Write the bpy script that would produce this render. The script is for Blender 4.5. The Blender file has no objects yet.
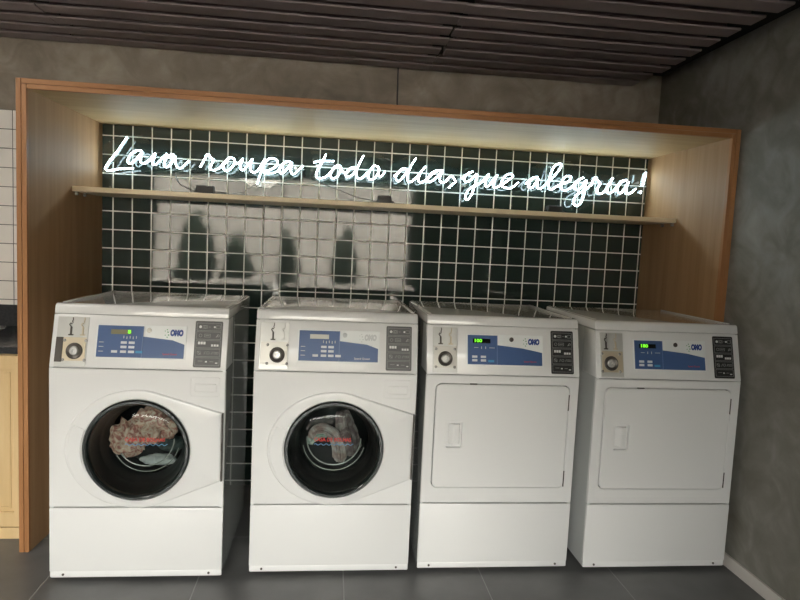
import bpy, bmesh, math, random
from mathutils import Vector, Matrix, noise
random.seed(7)
SC = bpy.context.scene
COL = SC.collection
PI = math.pi

# ------------------------------------------------------------------ materials
def N(nt, t, **kw):
    n = nt.nodes.new(t)
    for k, v in kw.items():
        if hasattr(n, k): setattr(n, k, v)
        else: n.inputs[k].default_value = v
    return n

def mat(name, col, rough=.5, metal=0, coat=0, coat_rough=.05, emit=None, estr=0, spec=.5, alpha=None, trans=0, ior=1.5, bump=0, bscale=40, var=0, vscale=8):
    m = bpy.data.materials.new(name); m.use_nodes = True
    nt = m.node_tree; b = nt.nodes['Principled BSDF']
    b.inputs['Base Color'].default_value = (*col, 1)
    b.inputs['Roughness'].default_value = rough
    b.inputs['Metallic'].default_value = metal
    b.inputs['Coat Weight'].default_value = coat
    b.inputs['Coat Roughness'].default_value = coat_rough
    b.inputs['Specular IOR Level'].default_value = spec
    b.inputs['IOR'].default_value = ior
    b.inputs['Transmission Weight'].default_value = trans
    if emit: b.inputs['Emission Color'].default_value = (*emit, 1); b.inputs['Emission Strength'].default_value = estr
    tc = N(nt, 'ShaderNodeTexCoord')
    if var:
        nz = N(nt, 'ShaderNodeTexNoise'); nz.inputs['Scale'].default_value = vscale; nz.inputs['Detail'].default_value = 5
        nt.links.new(tc.outputs['Object'], nz.inputs['Vector'])
        mx = N(nt, 'ShaderNodeMix', data_type='RGBA')
        mx.inputs[6].default_value = (*[c*(1-var) for c in col], 1); mx.inputs[7].default_value = (*[min(1, c*(1+var)) for c in col], 1)
        nt.links.new(nz.outputs['Fac'], mx.inputs[0]); nt.links.new(mx.outputs[2], b.inputs['Base Color'])
    if bump:
        nz = N(nt, 'ShaderNodeTexNoise'); nz.inputs['Scale'].default_value = bscale; nz.inputs['Detail'].default_value = 4
        nt.links.new(tc.outputs['Object'], nz.inputs['Vector'])
        bp = N(nt, 'ShaderNodeBump'); bp.inputs['Strength'].default_value = bump; bp.inputs['Distance'].default_value = .01
        nt.links.new(nz.outputs['Fac'], bp.inputs['Height']); nt.links.new(bp.outputs[0], b.inputs['Normal'])
    return m

def wood_mat(name, c1, c2, rough, grain=(1, 1, 1), scale=1.0, ct=.0):
    m = mat(name, c1, rough, coat=ct, coat_rough=.25, spec=.35)
    nt = m.node_tree; b = nt.nodes['Principled BSDF']
    tc = N(nt, 'ShaderNodeTexCoord'); mp = N(nt, 'ShaderNodeMapping'); mp.inputs['Scale'].default_value = grain
    nz = N(nt, 'ShaderNodeTexNoise'); nz.inputs['Scale'].default_value = scale; nz.inputs['Detail'].default_value = 6; nz.inputs['Roughness'].default_value = .6
    cr = N(nt, 'ShaderNodeValToRGB'); cr.color_ramp.elements[0].position = .32; cr.color_ramp.elements[1].position = .7
    cr.color_ramp.elements[0].color = (*c1, 1); cr.color_ramp.elements[1].color = (*c2, 1)
    L = nt.links.new
    L(tc.outputs['Object'], mp.inputs[0]); L(mp.outputs[0], nz.inputs['Vector']); L(nz.outputs['Fac'], cr.inputs[0]); L(cr.outputs[0], b.inputs['Base Color'])
    return m

def tile_mat(name, tile, grout, px, pz, ox, oz, gw, rough=.06, run=False, tilt=.008, groutrough=.7, plane='XZ', var=.15, vscale=3, spec=.5, bump=0):
    """tiles laid in object space; the grout lines sit at ox + n*px, oz + n*pz"""
    m = mat(name, tile, rough); nt = m.node_tree; b = nt.nodes['Principled BSDF']; L = nt.links.new
    tc = N(nt, 'ShaderNodeTexCoord'); sp = N(nt, 'ShaderNodeSeparateXYZ'); L(tc.outputs['Object'], sp.inputs[0])
    def M(op, a, bb=None, clamp=False):
        n = N(nt, 'ShaderNodeMath', operation=op); n.use_clamp = clamp
        for i, v in enumerate((a, bb)):
            if v is None: continue
            if isinstance(v, (int, float)): n.inputs[i].default_value = v
            else: L(v, n.inputs[i])
        return n.outputs[0]
    X, Z = sp.outputs[0], sp.outputs[2 if plane == 'XZ' else 1]
    w = M('DIVIDE', M('SUBTRACT', Z, oz), pz)
    rowi = M('FLOOR', w)
    u = M('DIVIDE', M('SUBTRACT', X, ox), px)
    if run: u = M('ADD', u, M('MULTIPLY', M('FLOORED_MODULO', rowi, 2), .5))
    ci = M('FLOOR', u)
    du = M('MULTIPLY', M('MINIMUM', M('SUBTRACT', u, ci), M('SUBTRACT', 1, M('SUBTRACT', u, ci))), px)
    dw = M('MULTIPLY', M('MINIMUM', M('SUBTRACT', w, rowi), M('SUBTRACT', 1, M('SUBTRACT', w, rowi))), pz)
    d = M('MINIMUM', du, dw)
    mask = M('LESS_THAN', d, gw/2)
    cmb = N(nt, 'ShaderNodeCombineXYZ'); L(ci, cmb.inputs[0]); L(rowi, cmb.inputs[1])
    wn = N(nt, 'ShaderNodeTexWhiteNoise', noise_dimensions='3D'); L(cmb.outputs[0], wn.inputs['Vector'])
    nz = N(nt, 'ShaderNodeTexNoise'); nz.inputs['Scale'].default_value = vscale; nz.inputs['Detail'].default_value = 6; L(tc.outputs['Object'], nz.inputs['Vector'])
    base = N(nt, 'ShaderNodeMix', data_type='RGBA'); base.inputs[6].default_value = (*[c*(1-var) for c in tile], 1); base.inputs[7].default_value = (*[c*(1+var) for c in tile], 1)
    L(nz.outputs['Fac'], base.inputs[0])
    mx = N(nt, 'ShaderNodeMix', data_type='RGBA'); mx.inputs[7].default_value = (*grout, 1); L(base.outputs[2], mx.inputs[6]); L(mask, mx.inputs[0]); L(mx.outputs[2], b.inputs['Base Color'])
    r = M('ADD', M('MULTIPLY', mask, groutrough-rough), rough); L(r, b.inputs['Roughness'])
    b.inputs['Specular IOR Level'].default_value = spec
    ge = N(nt, 'ShaderNodeNewGeometry')
    vs = N(nt, 'ShaderNodeVectorMath', operation='SUBTRACT'); L(wn.outputs['Color'], vs.inputs[0]); vs.inputs[1].default_value = (.5, .5, .5)
    vm = N(nt, 'ShaderNodeVectorMath', operation='SCALE'); L(vs.outputs[0], vm.inputs[0]); vm.inputs['Scale'].default_value = tilt
    va = N(nt, 'ShaderNodeVectorMath', operation='ADD'); L(ge.outputs['Normal'], va.inputs[0]); L(vm.outputs[0], va.inputs[1])
    vn = N(nt, 'ShaderNodeVectorMath', operation='NORMALIZE'); L(va.outputs[0], vn.inputs[0])
    bp = N(nt, 'ShaderNodeBump'); bp.inputs['Strength'].default_value = .6; bp.inputs['Distance'].default_value = .002
    hh = M('MINIMUM', d, gw*.9)
    hs = M('MULTIPLY', hh, 1/(gw*.9))
    if bump:
        nb = N(nt, 'ShaderNodeTexNoise'); nb.inputs['Scale'].default_value = 60; nb.inputs['Detail'].default_value = 5; L(tc.outputs['Object'], nb.inputs['Vector'])
        hs = M('ADD', hs, M('MULTIPLY', nb.outputs['Fac'], bump))
    L(hs, bp.inputs['Height']); L(vn.outputs[0], bp.inputs['Normal']); L(bp.outputs[0], b.inputs['Normal'])
    return m

def concrete_mat(name, c1, c2, c3, scale=1.2, rough=.75):
    m = mat(name, c1, rough, spec=.3); nt = m.node_tree; b = nt.nodes['Principled BSDF']; L = nt.links.new
    tc = N(nt, 'ShaderNodeTexCoord')
    n1 = N(nt, 'ShaderNodeTexNoise'); n1.inputs['Scale'].default_value = scale; n1.inputs['Detail'].default_value = 8; n1.inputs['Roughness'].default_value = .62; n1.inputs['Distortion'].default_value = .8
    n2 = N(nt, 'ShaderNodeTexNoise'); n2.inputs['Scale'].default_value = scale*4; n2.inputs['Detail'].default_value = 6; n2.inputs['Distortion'].default_value = 1.5
    L(tc.outputs['Object'], n1.inputs['Vector']); L(tc.outputs['Object'], n2.inputs['Vector'])
    cr = N(nt, 'ShaderNodeValToRGB'); e = cr.color_ramp.elements; e[0].position = .36; e[0].color = (*c1, 1); e[1].position = .64; e[1].color = (*c3, 1)
    k = e.new(.5); k.color = (*c2, 1)
    ad = N(nt, 'ShaderNodeMix', data_type='FLOAT'); ad.inputs[0].default_value = .35
    L(n1.outputs['Fac'], ad.inputs[2]); L(n2.outputs['Fac'], ad.inputs[3]); L(ad.outputs[0], cr.inputs[0]); L(cr.outputs[0], b.inputs['Base Color'])
    bp = N(nt, 'ShaderNodeBump'); bp.inputs['Strength'].default_value = .15; bp.inputs['Distance'].default_value = .01; L(n2.outputs['Fac'], bp.inputs['Height']); L(bp.outputs[0], b.inputs['Normal'])
    return m

def clear_mat(name, tint=(1, 1, 1), gloss=.08, rough=.02, facing=True):
    """thin clear sheet: mostly straight-through, with a Fresnel reflection"""
    m = bpy.data.materials.new(name); m.use_nodes = True; nt = m.node_tree; nt.nodes.clear(); L = nt.links.new
    o = N(nt, 'ShaderNodeOutputMaterial'); t = N(nt, 'ShaderNodeBsdfTransparent'); t.inputs[0].default_value = (*tint, 1)
    g = N(nt, 'ShaderNodeBsdfGlossy'); g.inputs['Roughness'].default_value = rough
    mx = N(nt, 'ShaderNodeMixShader')
    f = N(nt, 'ShaderNodeFresnel'); f.inputs['IOR'].default_value = 1.45
    mm = N(nt, 'ShaderNodeMath', operation='MULTIPLY'); mm.inputs[1].default_value = gloss/.034; mm.use_clamp = True
    L(f.outputs[0], mm.inputs[0]); L(mm.outputs[0], mx.inputs[0]); L(t.outputs[0], mx.inputs[1]); L(g.outputs[0], mx.inputs[2]); L(mx.outputs[0], o.inputs[0])
    return m

# ------------------------------------------------------------------ mesh builder
class MB:
    def __init__(s): s.bm = bmesh.new(); s.cur = 0
    def add(s, other, mtx=None):
        if mtx is not None: other.transform(mtx)
        for f in other.faces: f.material_index = s.cur
        me = bpy.data.meshes.new('tmp'); other.to_mesh(me); s.bm.from_mesh(me); bpy.data.meshes.remove(me); other.free(); return s
    def box(s, x0, x1, y0, y1, z0, z1, bev=0, seg=2, mtx=None):
        b = bmesh.new(); bmesh.ops.create_cube(b, size=1)
        for v in b.verts: v.co = Vector(((x0+x1)/2+v.co.x*(x1-x0), (y0+y1)/2+v.co.y*(y1-y0), (z0+z1)/2+v.co.z*(z1-z0)))
        if bev: bmesh.ops.bevel(b, geom=b.edges[:], offset=bev, segments=seg, profile=.5, affect='EDGES')
        return s.add(b, mtx)
    def prism(s, pts, axis, a0, a1, bev=0, mtx=None, seg=2):
        """polygon pts in the two other axes, extruded along axis ('x','y','z')"""
        b = bmesh.new()
        def P(u, v, w): return {'x': (w, u, v), 'y': (u, w, v), 'z': (u, v, w)}[axis]
        v0 = [b.verts.new(P(u, v, a0)) for u, v in pts]; v1 = [b.verts.new(P(u, v, a1)) for u, v in pts]
        n = len(pts)
        b.faces.new(v0); b.faces.new(v1[::-1])
        for i in range(n): b.faces.new((v0[i], v1[i], v1[(i+1) % n], v0[(i+1) % n]))
        bmesh.ops.recalc_face_normals(b, faces=b.faces[:])
        if bev: bmesh.ops.bevel(b, geom=b.edges[:], offset=bev, segments=seg, profile=.5, affect='EDGES')
        return s.add(b, mtx)
    def rings(s, loops, close=True, cap0=False, cap1=False, mtx=None):
        """skin successive closed loops of equal length"""
        b = bmesh.new(); R = [[b.verts.new(p) for p in lp] for lp in loops]; n = len(loops[0])
        for a, c in zip(R, R[1:]):
            for i in range(n): b.faces.new((a[i], a[(i+1) % n], c[(i+1) % n], c[i]))
        if close and len(R) > 2:
            a, c = R[-1], R[0]
            for i in range(n): b.faces.new((a[i], a[(i+1) % n], c[(i+1) % n], c[i]))
        if cap0: b.faces.new(R[0][::-1])
        if cap1: b.faces.new(R[-1])
        bmesh.ops.recalc_face_normals(b, faces=b.faces[:])
        return s.add(b, mtx)
    def lathe_y(s, cx, cz, prof, n=64, close=False, cap1=False, mtx=None):
        """profile of (radius, y) turned about the y axis through (cx, cz)"""
        return s.rings([[(cx+r*math.cos(2*PI*i/n), y, cz+r*math.sin(2*PI*i/n)) for i in range(n)] for r, y in prof], close=close, cap1=cap1, mtx=mtx)
    def cyl(s, p0, p1, r, n=16, r2=None, mtx=None):
        p0, p1 = Vector(p0), Vector(p1); d = p1-p0
        b = bmesh.new(); bmesh.ops.create_cone(b, cap_ends=True, segments=n, radius1=r, radius2=r if r2 is None else r2, depth=d.length)
        b.transform(Matrix.Translation((p0+p1)/2) @ d.to_track_quat('Z', 'Y').to_matrix().to_4x4())
        return s.add(b, mtx)
    def tube(s, pts, r, n=8, caps=True, ref=Vector((0, 1, 0))):
        pts = [Vector(p) for p in pts]; loops = []
        for i, p in enumerate(pts):
            t = (pts[min(i+1, len(pts)-1)]-pts[max(i-1, 0)]).normalized()
            a = t.cross(ref)
            if a.length < 1e-4: a = t.cross(Vector((1, 0, .1)))
            a.normalize(); c = a.cross(t)
            loops.append([p+r*(a*math.cos(2*PI*k/n)+c*math.sin(2*PI*k/n)) for k in range(n)])
        return s.rings(loops, close=False, cap0=caps, cap1=caps)
    def text(s, body, size, x, z, y, th=.0006, center=True, mtx=None, sx=1, shear=0, bold=0):
        cu = bpy.data.curves.new('t', 'FONT'); cu.body = body; cu.size = size; cu.extrude = th; cu.offset = bold; cu.shear = shear
        cu.align_x = 'CENTER' if center else 'LEFT'; cu.align_y = 'CENTER'; cu.resolution_u = 3
        ob = bpy.data.objects.new('t', cu); COL.objects.link(ob)
        dg = bpy.context.evaluated_depsgraph_get(); me = ob.evaluated_get(dg).to_mesh()
        b = bmesh.new(); b.from_mesh(me); ob.evaluated_get(dg).to_mesh_clear()
        bpy.data.objects.remove(ob); bpy.data.curves.remove(cu)
        b.transform(Matrix.Translation((x, y, z)) @ Matrix.Rotation(PI/2, 4, 'X') @ Matrix.Diagonal((sx, 1, 1, 1)))
        return s.add(b, mtx)
    def build(s, name, material, parent=None, smooth=None, kind=None, label=None, loc=None):
        me = bpy.data.meshes.new(name)
        bmesh.ops.remove_doubles(s.bm, verts=s.bm.verts[:], dist=1e-6)
        s.bm.to_mesh(me); s.bm.free()
        if smooth is not None:
            for p in me.polygons: p.use_smooth = p.area < .008
            try: me.set_sharp_from_angle(angle=math.radians(smooth))
            except Exception: pass
        for mm in (material if isinstance(material, (list, tuple)) else [material]): me.materials.append(mm)
        o = bpy.data.objects.new(name, me); COL.objects.link(o)
        if parent is not None: o.parent = parent
        if kind: o['kind'] = kind
        if label: o['label'] = label
        if loc: o.location = loc
        return o

def thing(name, label, cat, loc=(0, 0, 0), group=None):
    o = bpy.data.objects.new(name, None); COL.objects.link(o); o.location = loc; o.empty_display_size = .1
    o['label'] = label; o['category'] = cat
    if group: o['group'] = group
    return o
def tag(o, label, cat, group=None):
    o['label'] = label; o['category'] = cat
    if group: o['group'] = group
    return o

def spline(pts, k=6):
    """Catmull-Rom through 2D/3D points"""
    P = [Vector((*p, 0)) if len(p) == 2 else Vector(p) for p in pts]; out = []
    if len(P) < 3: return [P[0].lerp(P[-1], i/4) for i in range(5)]
    for i in range(len(P)-1):
        a, b, c, d = P[max(i-1, 0)], P[i], P[i+1], P[min(i+2, len(P)-1)]
        for j in range(k):
            t = j/k
            out.append(.5*((2*b)+(-a+c)*t+(2*a-5*b+4*c-d)*t*t+(-a+3*b-3*c+d)*t**3))
    out.append(P[-1]); return out

def ray_hit(poly, c, th):
    """distance from c to the outline of poly in direction th"""
    dx, dz = math.cos(th), math.sin(th); best = 0
    for (x0, z0), (x1, z1) in zip(poly, poly[1:]+poly[:1]):
        ex, ez = x1-x0, z1-z0; den = dx*ez-dz*ex
        if abs(den) < 1e-12: continue
        t = ((x0-c[0])*ez-(z0-c[1])*ex)/den; u = ((x0-c[0])*dz-(z0-c[1])*dx)/den
        if t > 0 and -1e-9 <= u <= 1+1e-9: best = max(best, t)
    return best
def star(poly, c, angs): return [(c[0]+ray_hit(poly, c, a)*math.cos(a), c[1]+ray_hit(poly, c, a)*math.sin(a)) for a in angs]
def angles(c, polys, n=96):
    A = [2*PI*i/n for i in range(n)]
    for p in polys:
        for x, z in p: A.append(math.atan2(z-c[1], x-c[0]) % (2*PI))
    A.sort(); out = []
    for a in A:
        if not out or a-out[-1] > 1e-4: out.append(a)
    return out
def inset(pts, c, d):
    r = []
    for x, z in pts:
        v = Vector((x-c[0], z-c[1])); v = v*(1-d/v.length); r.append((c[0]+v.x, c[1]+v.y))
    return r
def rrect(x0, x1, z0, z1, r, n=5):
    p = []
    for cx, cz, a0 in ((x1-r, z1-r, 0), (x0+r, z1-r, 90), (x0+r, z0+r, 180), (x1-r, z0+r, 270)):
        for i in range(n+1):
            a = math.radians(a0+90*i/n); p.append((cx+r*math.cos(a), cz+r*math.sin(a)))
    return p
def plate(mb, outer, hole, c, y0, y1, bev=0, n=96, mtx=None):
    """slab from y0 (front) to y1 with outline `outer` and a hole `hole`, both star-shaped about c"""
    A = angles(c, [p for p in (outer, hole) if len(p) < 60], n)
    o = star(outer, c, A); h = star(hole, c, A)
    oi = inset(o, c, bev) if bev else o
    hi = inset(h, c, -bev) if bev else h
    Y = lambda pts, y: [(x, y, z) for x, z in pts]
    if bev: loops = [Y(oi, y0), Y(o, y0+bev), Y(o, y1), Y(h, y1), Y(h, y0+bev), Y(hi, y0)]
    else: loops = [Y(o, y0), Y(o, y1), Y(h, y1), Y(h, y0)]
    mb.rings(loops, close=True, mtx=mtx); return mb
SKY = 43.0; SKYC = (1.0, .975, .94); LAMP = 18.0; EXPO = 0.0
LAMPS = [(-.9, -1.95, 'added square fill lamp over the left of the room')]  # added lamp, set far left so the wall light falls off rightwards
# ------------------------------------------------------------------ materials used
M = dict(
 white=mat('white_enamel', (.78, .78, .77), .32, coat=.35, coat_rough=.08),
 lid=mat('white_lid_enamel', (.78, .78, .77), .12, coat=.6, coat_rough=.04),
 side=mat('grey_side_enamel', (.74, .76, .75), .12, coat=1, coat_rough=.03),
 seam=mat('dark_seam', (.02, .02, .02), .7),
 rubber=mat('black_rubber', (.007, .008, .008), .35, coat=.25),
 blackgloss=mat('black_gloss_plastic', (.012, .016, .015), .12, coat=.8),
 steel=mat('brushed_steel', (.58, .56, .51), .35, metal=.4),
 drum=mat('drum_steel_shaded', (.016, .017, .018), .5, metal=0),  # steel drum; its dim interior is put into a near-black colour
 chrome=mat('chrome', (.72, .71, .68), .25, metal=.55),
 brass=mat('warm_coin_plate', (.60, .52, .38), .35, metal=.35),
 lightplate=mat('light_coin_plate', (.62, .62, .59), .3, metal=.35),
 darkm=mat('dark_metal', (.09, .08, .07), .35, metal=.5),
 blue=mat('blue_print', (.052, .108, .26), .35, coat=.3),
 bluedark=mat('blue_print_edge', (.12, .19, .38), .35),
 panelwhite=mat('pale_print', (.82, .84, .83), .35),
 lcd=mat('lcd_olive', (.22, .20, .10), .3),
 lcdpale=mat('lcd_pale', (.62, .62, .55), .3),
 lcdoff=mat('display_dark', (.01, .012, .012), .15),
 ledg=mat('green_digits', (.1, .5, .02), .4, emit=(.22, 1, .03), estr=1.1),
 key=mat('pale_key', (.68, .71, .74), .4), keyb=mat('cyan_key', (.06, .30, .55), .4),
 blacklab=mat('black_instruction_print', (.018, .018, .018), .35),
 greylab=mat('grey_instruction_print', (.095, .095, .092), .4),
 labline=mat('instruction_outline', (.32, .32, .31), .5), labwhite=mat('instruction_white', (.75, .75, .73), .5),
 navy=mat('navy_lettering', (.015, .05, .24), .4), red=mat('red_lettering', (.62, .03, .035), .5),
 greend=mat('green_dot', (.05, .30, .10), .4), whiteink=mat('white_ink', (.8, .8, .8), .5), paleink=mat('faded_ink', (.60, .62, .62), .5),
 redink=mat('red_ink_on_glass', (.75, .07, .06), .5), blueink=mat('blue_ink_on_glass', (.16, .36, .62), .5),
 glass=clear_mat('door_glass', (.66, .73, .71), .012, .05),
 acry=clear_mat('acrylic', (.97, .985, .985), .045, .02),
 pane=clear_mat('window_glass', (.95, .96, .95), .05, .01),
 neon=mat('white_neon', (.9, .95, 1), .4, emit=(.72, .91, 1.0), estr=21),
 cord=mat('black_cord', (.012, .012, .013), .5),
 slat=mat('dark_brown_slat', (.25, .20, .20), .6, var=.12, vscale=4),
 ceil=mat('black_void', (.006, .006, .006), .9),
 shelf=wood_mat('pale_shelf_wood', (.74, .62, .42), (.82, .70, .50), .4, (3, 30, 30), 1),
 birch=wood_mat('birch_door', (.62, .44, .22), (.72, .54, .30), .4, (18, 18, 1.5), 1),
 granite=mat('dark_granite', (.035, .037, .04), .18, var=.5, vscale=90),
 base=mat('pale_skirting', (.60, .56, .52), .5),
 plaster=mat('off_white_plaster', (.72, .69, .64), .8, var=.1, vscale=2),
 facade=mat('beige_facade', (.27, .245, .215), .8, var=.35, vscale=.9),
 pave=mat('outdoor_paving', (.4, .38, .35), .85, var=.15, vscale=1),
 leaf=mat('dark_foliage', (.02, .035, .018), .8, var=.4, vscale=20),
 pot=mat('clay_planter', (.10, .08, .07), .7),
 alu=mat('dark_window_frame', (.03, .03, .03), .4, metal=.3),
 lampwhite=mat('lamp_diffuser', (.9, .9, .88), .5, emit=(1, .95, .88), estr=LAMP),
 lampbody=mat('lamp_housing', (.05, .05, .05), .5),
)
M['oakv'] = wood_mat('oak_laminate_upright_shaded', (.33, .19, .09), (.43, .27, .14), .55, (22, 22, 1.1), 1)  # same oak as the top, darkened for the shade below the shelf
M['oakh'] = wood_mat('oak_laminate_lengthwise', (.45, .31, .155), (.55, .40, .21), .55, (1.1, 22, 22), 1)
M['edgev'] = wood_mat('oak_edge_upright_warm_lit', (.33, .145, .055), (.44, .215, .09), .45, (30, 22, 1.1), 1)  # same oak; warmer light outside the neon glow tinted into the edge
M['edgeh'] = wood_mat('oak_edge_lengthwise_warm_lit', (.33, .145, .055), (.44, .215, .09), .45, (1.1, 22, 30), 1)  # lengthwise edge carries the same warm-light tint
M['conc'] = concrete_mat('burnt_cement', (.18, .15, .118), (.27, .232, .19), (.40, .355, .295), 1.5, .6)
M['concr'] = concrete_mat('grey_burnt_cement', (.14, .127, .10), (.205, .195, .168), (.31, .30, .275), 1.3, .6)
Z0 = 1.9268
M['tiles'] = tile_mat('dark_green_tile', (.028, .044, .038), (.93, .94, .90), .1, .1, 0, Z0, .0062, rough=.05, tilt=.006, spec=.6)
M['wtiles'] = tile_mat('white_wall_tile', (.82, .78, .74), (.12, .11, .10), .3, .1, -.508, Z0, .004, rough=.25, run=False, tilt=.004)
M['floor'] = tile_mat('grey_porcelain', (.125, .125, .122), (.26, .26, .25), .6, 1.2, .0813, -.648, .0045, rough=.42, tilt=0, plane='XY', var=.5, vscale=4.5, bump=.25)

def struct(mb, name, m, parent=None, smooth=None): return mb.build(name, m, parent, smooth, kind='structure')
XR, YB, XL, HC = 3.0623, -7.0, -3.2, 2.468
# ------------------------------------------------------------------ room shell
struct(MB().box(XL-.1, XR+.1, YB-.1, .1, -.08, 0), 'floor', M['floor'])
wb = struct(MB().box(XL-.1, XR+.1, 0, .12, 0, HC+.06), 'wall_back', M['conc'])
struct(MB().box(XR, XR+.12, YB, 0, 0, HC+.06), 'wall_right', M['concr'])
struct(MB().box(XL-.12, XL, YB, 0, 0, HC+.06), 'wall_left', M['plaster'])
struct(MB().box(XL, XR, YB, 0, HC, HC+.06), 'ceiling', M['ceil'])
struct(MB().box(-.056, 3.014, -.008, 0, 0, 1.985), 'green_tile_panel', M['tiles'], wb)
struct(MB().box(-3.2, -.127, -.008, 0, 0, 2.0268), 'white_tile_panel', M['wtiles'], wb)
struct(MB().box(XR-.012, XR, YB, -.785, 0, .057, .002), 'baseboard_right', M['base'])
WX0, WX1, WZ0, WZ1 = -1.73, 2.5, .45, 2.42
f = MB()
f.box(XL, WX0, YB-.14, YB, 0, HC).box(WX1, XR, YB-.14, YB, 0, HC).box(WX0, WX1, YB-.14, YB, 0, WZ0).box(WX0, WX1, YB-.14, YB, WZ1, HC)
struct(f, 'wall_front', M['plaster'])
struct(MB().box(2.04, XR, -3.42, -3.30, 0, HC), 'wall_light_blocker', M['conc'])  # added out of view to cut window light on the right-hand dryer
win = thing('window_1', 'x', 'x', (0, 0, 0)); del win['label']; del win['category']; win['kind'] = 'structure'
f = MB()
for x in (WX0+.02, .36, 2.48): f.box(x-.02, x+.02, YB-.10, YB-.06, WZ0, WZ1)
for z in (WZ0+.02, WZ1-.02): f.box(WX0, WX1, YB-.10, YB-.06, z-.02, z+.02)
struct(f, 'window_frame', M['alu'], win)
struct(MB().box(WX0+.04, WX1-.04, YB-.083, YB-.079, WZ0+.04, WZ1-.04), 'window_pane', M['pane'], win)

# ------------------------------------------------------------------ ceiling slats, each board its own thing
ORD = ['first', 'second', 'third', 'fourth', 'fifth', 'sixth', 'seventh', 'eighth', 'ninth', 'tenth', 'eleventh', 'twelfth', 'thirteenth', 'fourteenth', 'fifteenth', 'sixteenth', 'seventeenth', 'eighteenth', 'nineteenth', 'twentieth']
PIT = .146
def slat_mesh(x0, x1):
    s = MB().prism([(-.049, .007), (-.045, .012), (.045, .012), (.049, .007), (.045, 0), (-.045, 0)], 'x', x0, x1, .0015).box(x0+.04, x1-.04, -.008, .008, .010, .076)
    return s
protos = {}
for i in range(14):
    for key, x0, x1, where in (('l', -2.1, -.152, 'left-hand board'), ('m', -.148, 1.695, 'middle board'), ('r', 1.700, 2.88, 'right-hand board')):
        yc = -.075-PIT*i
        if key not in protos:
            o = slat_mesh(x0, x1).build('baffle_board', M['slat']); protos[key] = o
        else:
            o = protos[key].copy(); COL.objects.link(o)
        o.location = (random.uniform(-.012, .012) if key != 'l' else 0, yc, 2.389+random.uniform(-.002, .002))
        tag(o, 'dark brown ceiling slat, %s of the %s row out from the back wall' % (where, ORD[i]), 'ceiling slat', 'dark slats under the ceiling')

# ------------------------------------------------------------------ oak surround
FL, FR, FD, FT, TH = -.0873, 3.02, .78, 1.9843, .041
su = thing('wooden_surround', 'oak veneer surround boxing in the washers and dryers against the green tiles', 'surround', ((FL+FR)/2, -FD/2, 0))
ox, oy = -(FL+FR)/2, FD/2
def side_panel(wall_inner, inner, outer):
    mv = Matrix.Translation((ox, oy, 0))
    s = MB().prism([(inner, -FD+.019), (outer, -FD+.019), (outer, -.009), (wall_inner, -.009)], 'z', 0, FT+.001)
    s.bm.transform(mv); sp = s.build('side_panel', M['oakv'], su)
    h = (outer-inner)/2
    # two laminated boards with a fine groove between them on the front edge
    s = MB()
    a, b = sorted((inner, inner+h*.94)); s.box(a, b, -FD, -FD+.0189, 0, FT+.019, .0012)
    a, b = sorted((outer, outer-h*.96)); s.box(a, b, -FD, -FD+.0189, 0, FT+TH, .0012)
    s.bm.transform(mv); s.build('edge_band', M['edgev'], sp, label='front edge, tinted for the warmer light')
side_panel(-.056, FL, FL-TH); side_panel(3.014, FR, FR+TH)
mv = Matrix.Translation((ox, oy, 0))
s = MB().box(FL-TH, FR+TH, -FD+.019, -.009, FT+.0012, FT+TH); s.bm.transform(mv); tp = s.build('top_panel', M['oakh'], su)
s = MB().box(FL+.001, FR-.001, -FD, -FD+.0189, FT, FT+.0195, .0012).box(FL-.019, FR+.019, -FD, -FD+.0189, FT+.0205, FT+TH, .0012)
s.bm.transform(mv); s.build('edge_band', M['edgeh'], tp, label='front edge, tinted for the warmer light')

# ------------------------------------------------------------------ shelf and its pins
SZ, SD = 1.6257, .3668
sh = thing('wall_shelf', 'long thin pale wood shelf spanning the surround under the neon writing', 'shelf', ((FL+FR)/2, -SD/2, SZ))
s = MB().prism([(FL+.017-(FL+FR)/2, -SD/2), (FR-.004-(FL+FR)/2, -SD/2), (3.013-(FL+FR)/2, SD/2-.010), (-.055-(FL+FR)/2, SD/2-.010)], 'z', -.024, 0, .0015); s.build('shelf_board', M['shelf'], sh)
for sx, xx in ((1, FL+.02), (-1, FR-.003)):
    for yy in (-SD+.03, -SD+.13):
        q = MB().cyl((xx+sx*.0005-(FL+FR)/2, yy+SD/2, -.036), (xx+sx*.014-(FL+FR)/2, yy+SD/2, -.036), .006).box(xx+min(0, sx*.016)-(FL+FR)/2+sx*.0005, xx+max(0, sx*.016)-(FL+FR)/2, yy+SD/2-.007, yy+SD/2+.007, -.0285, -.0245)
        q.build('shelf_pin', M['chrome'], sh, label='small metal pin')

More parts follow.
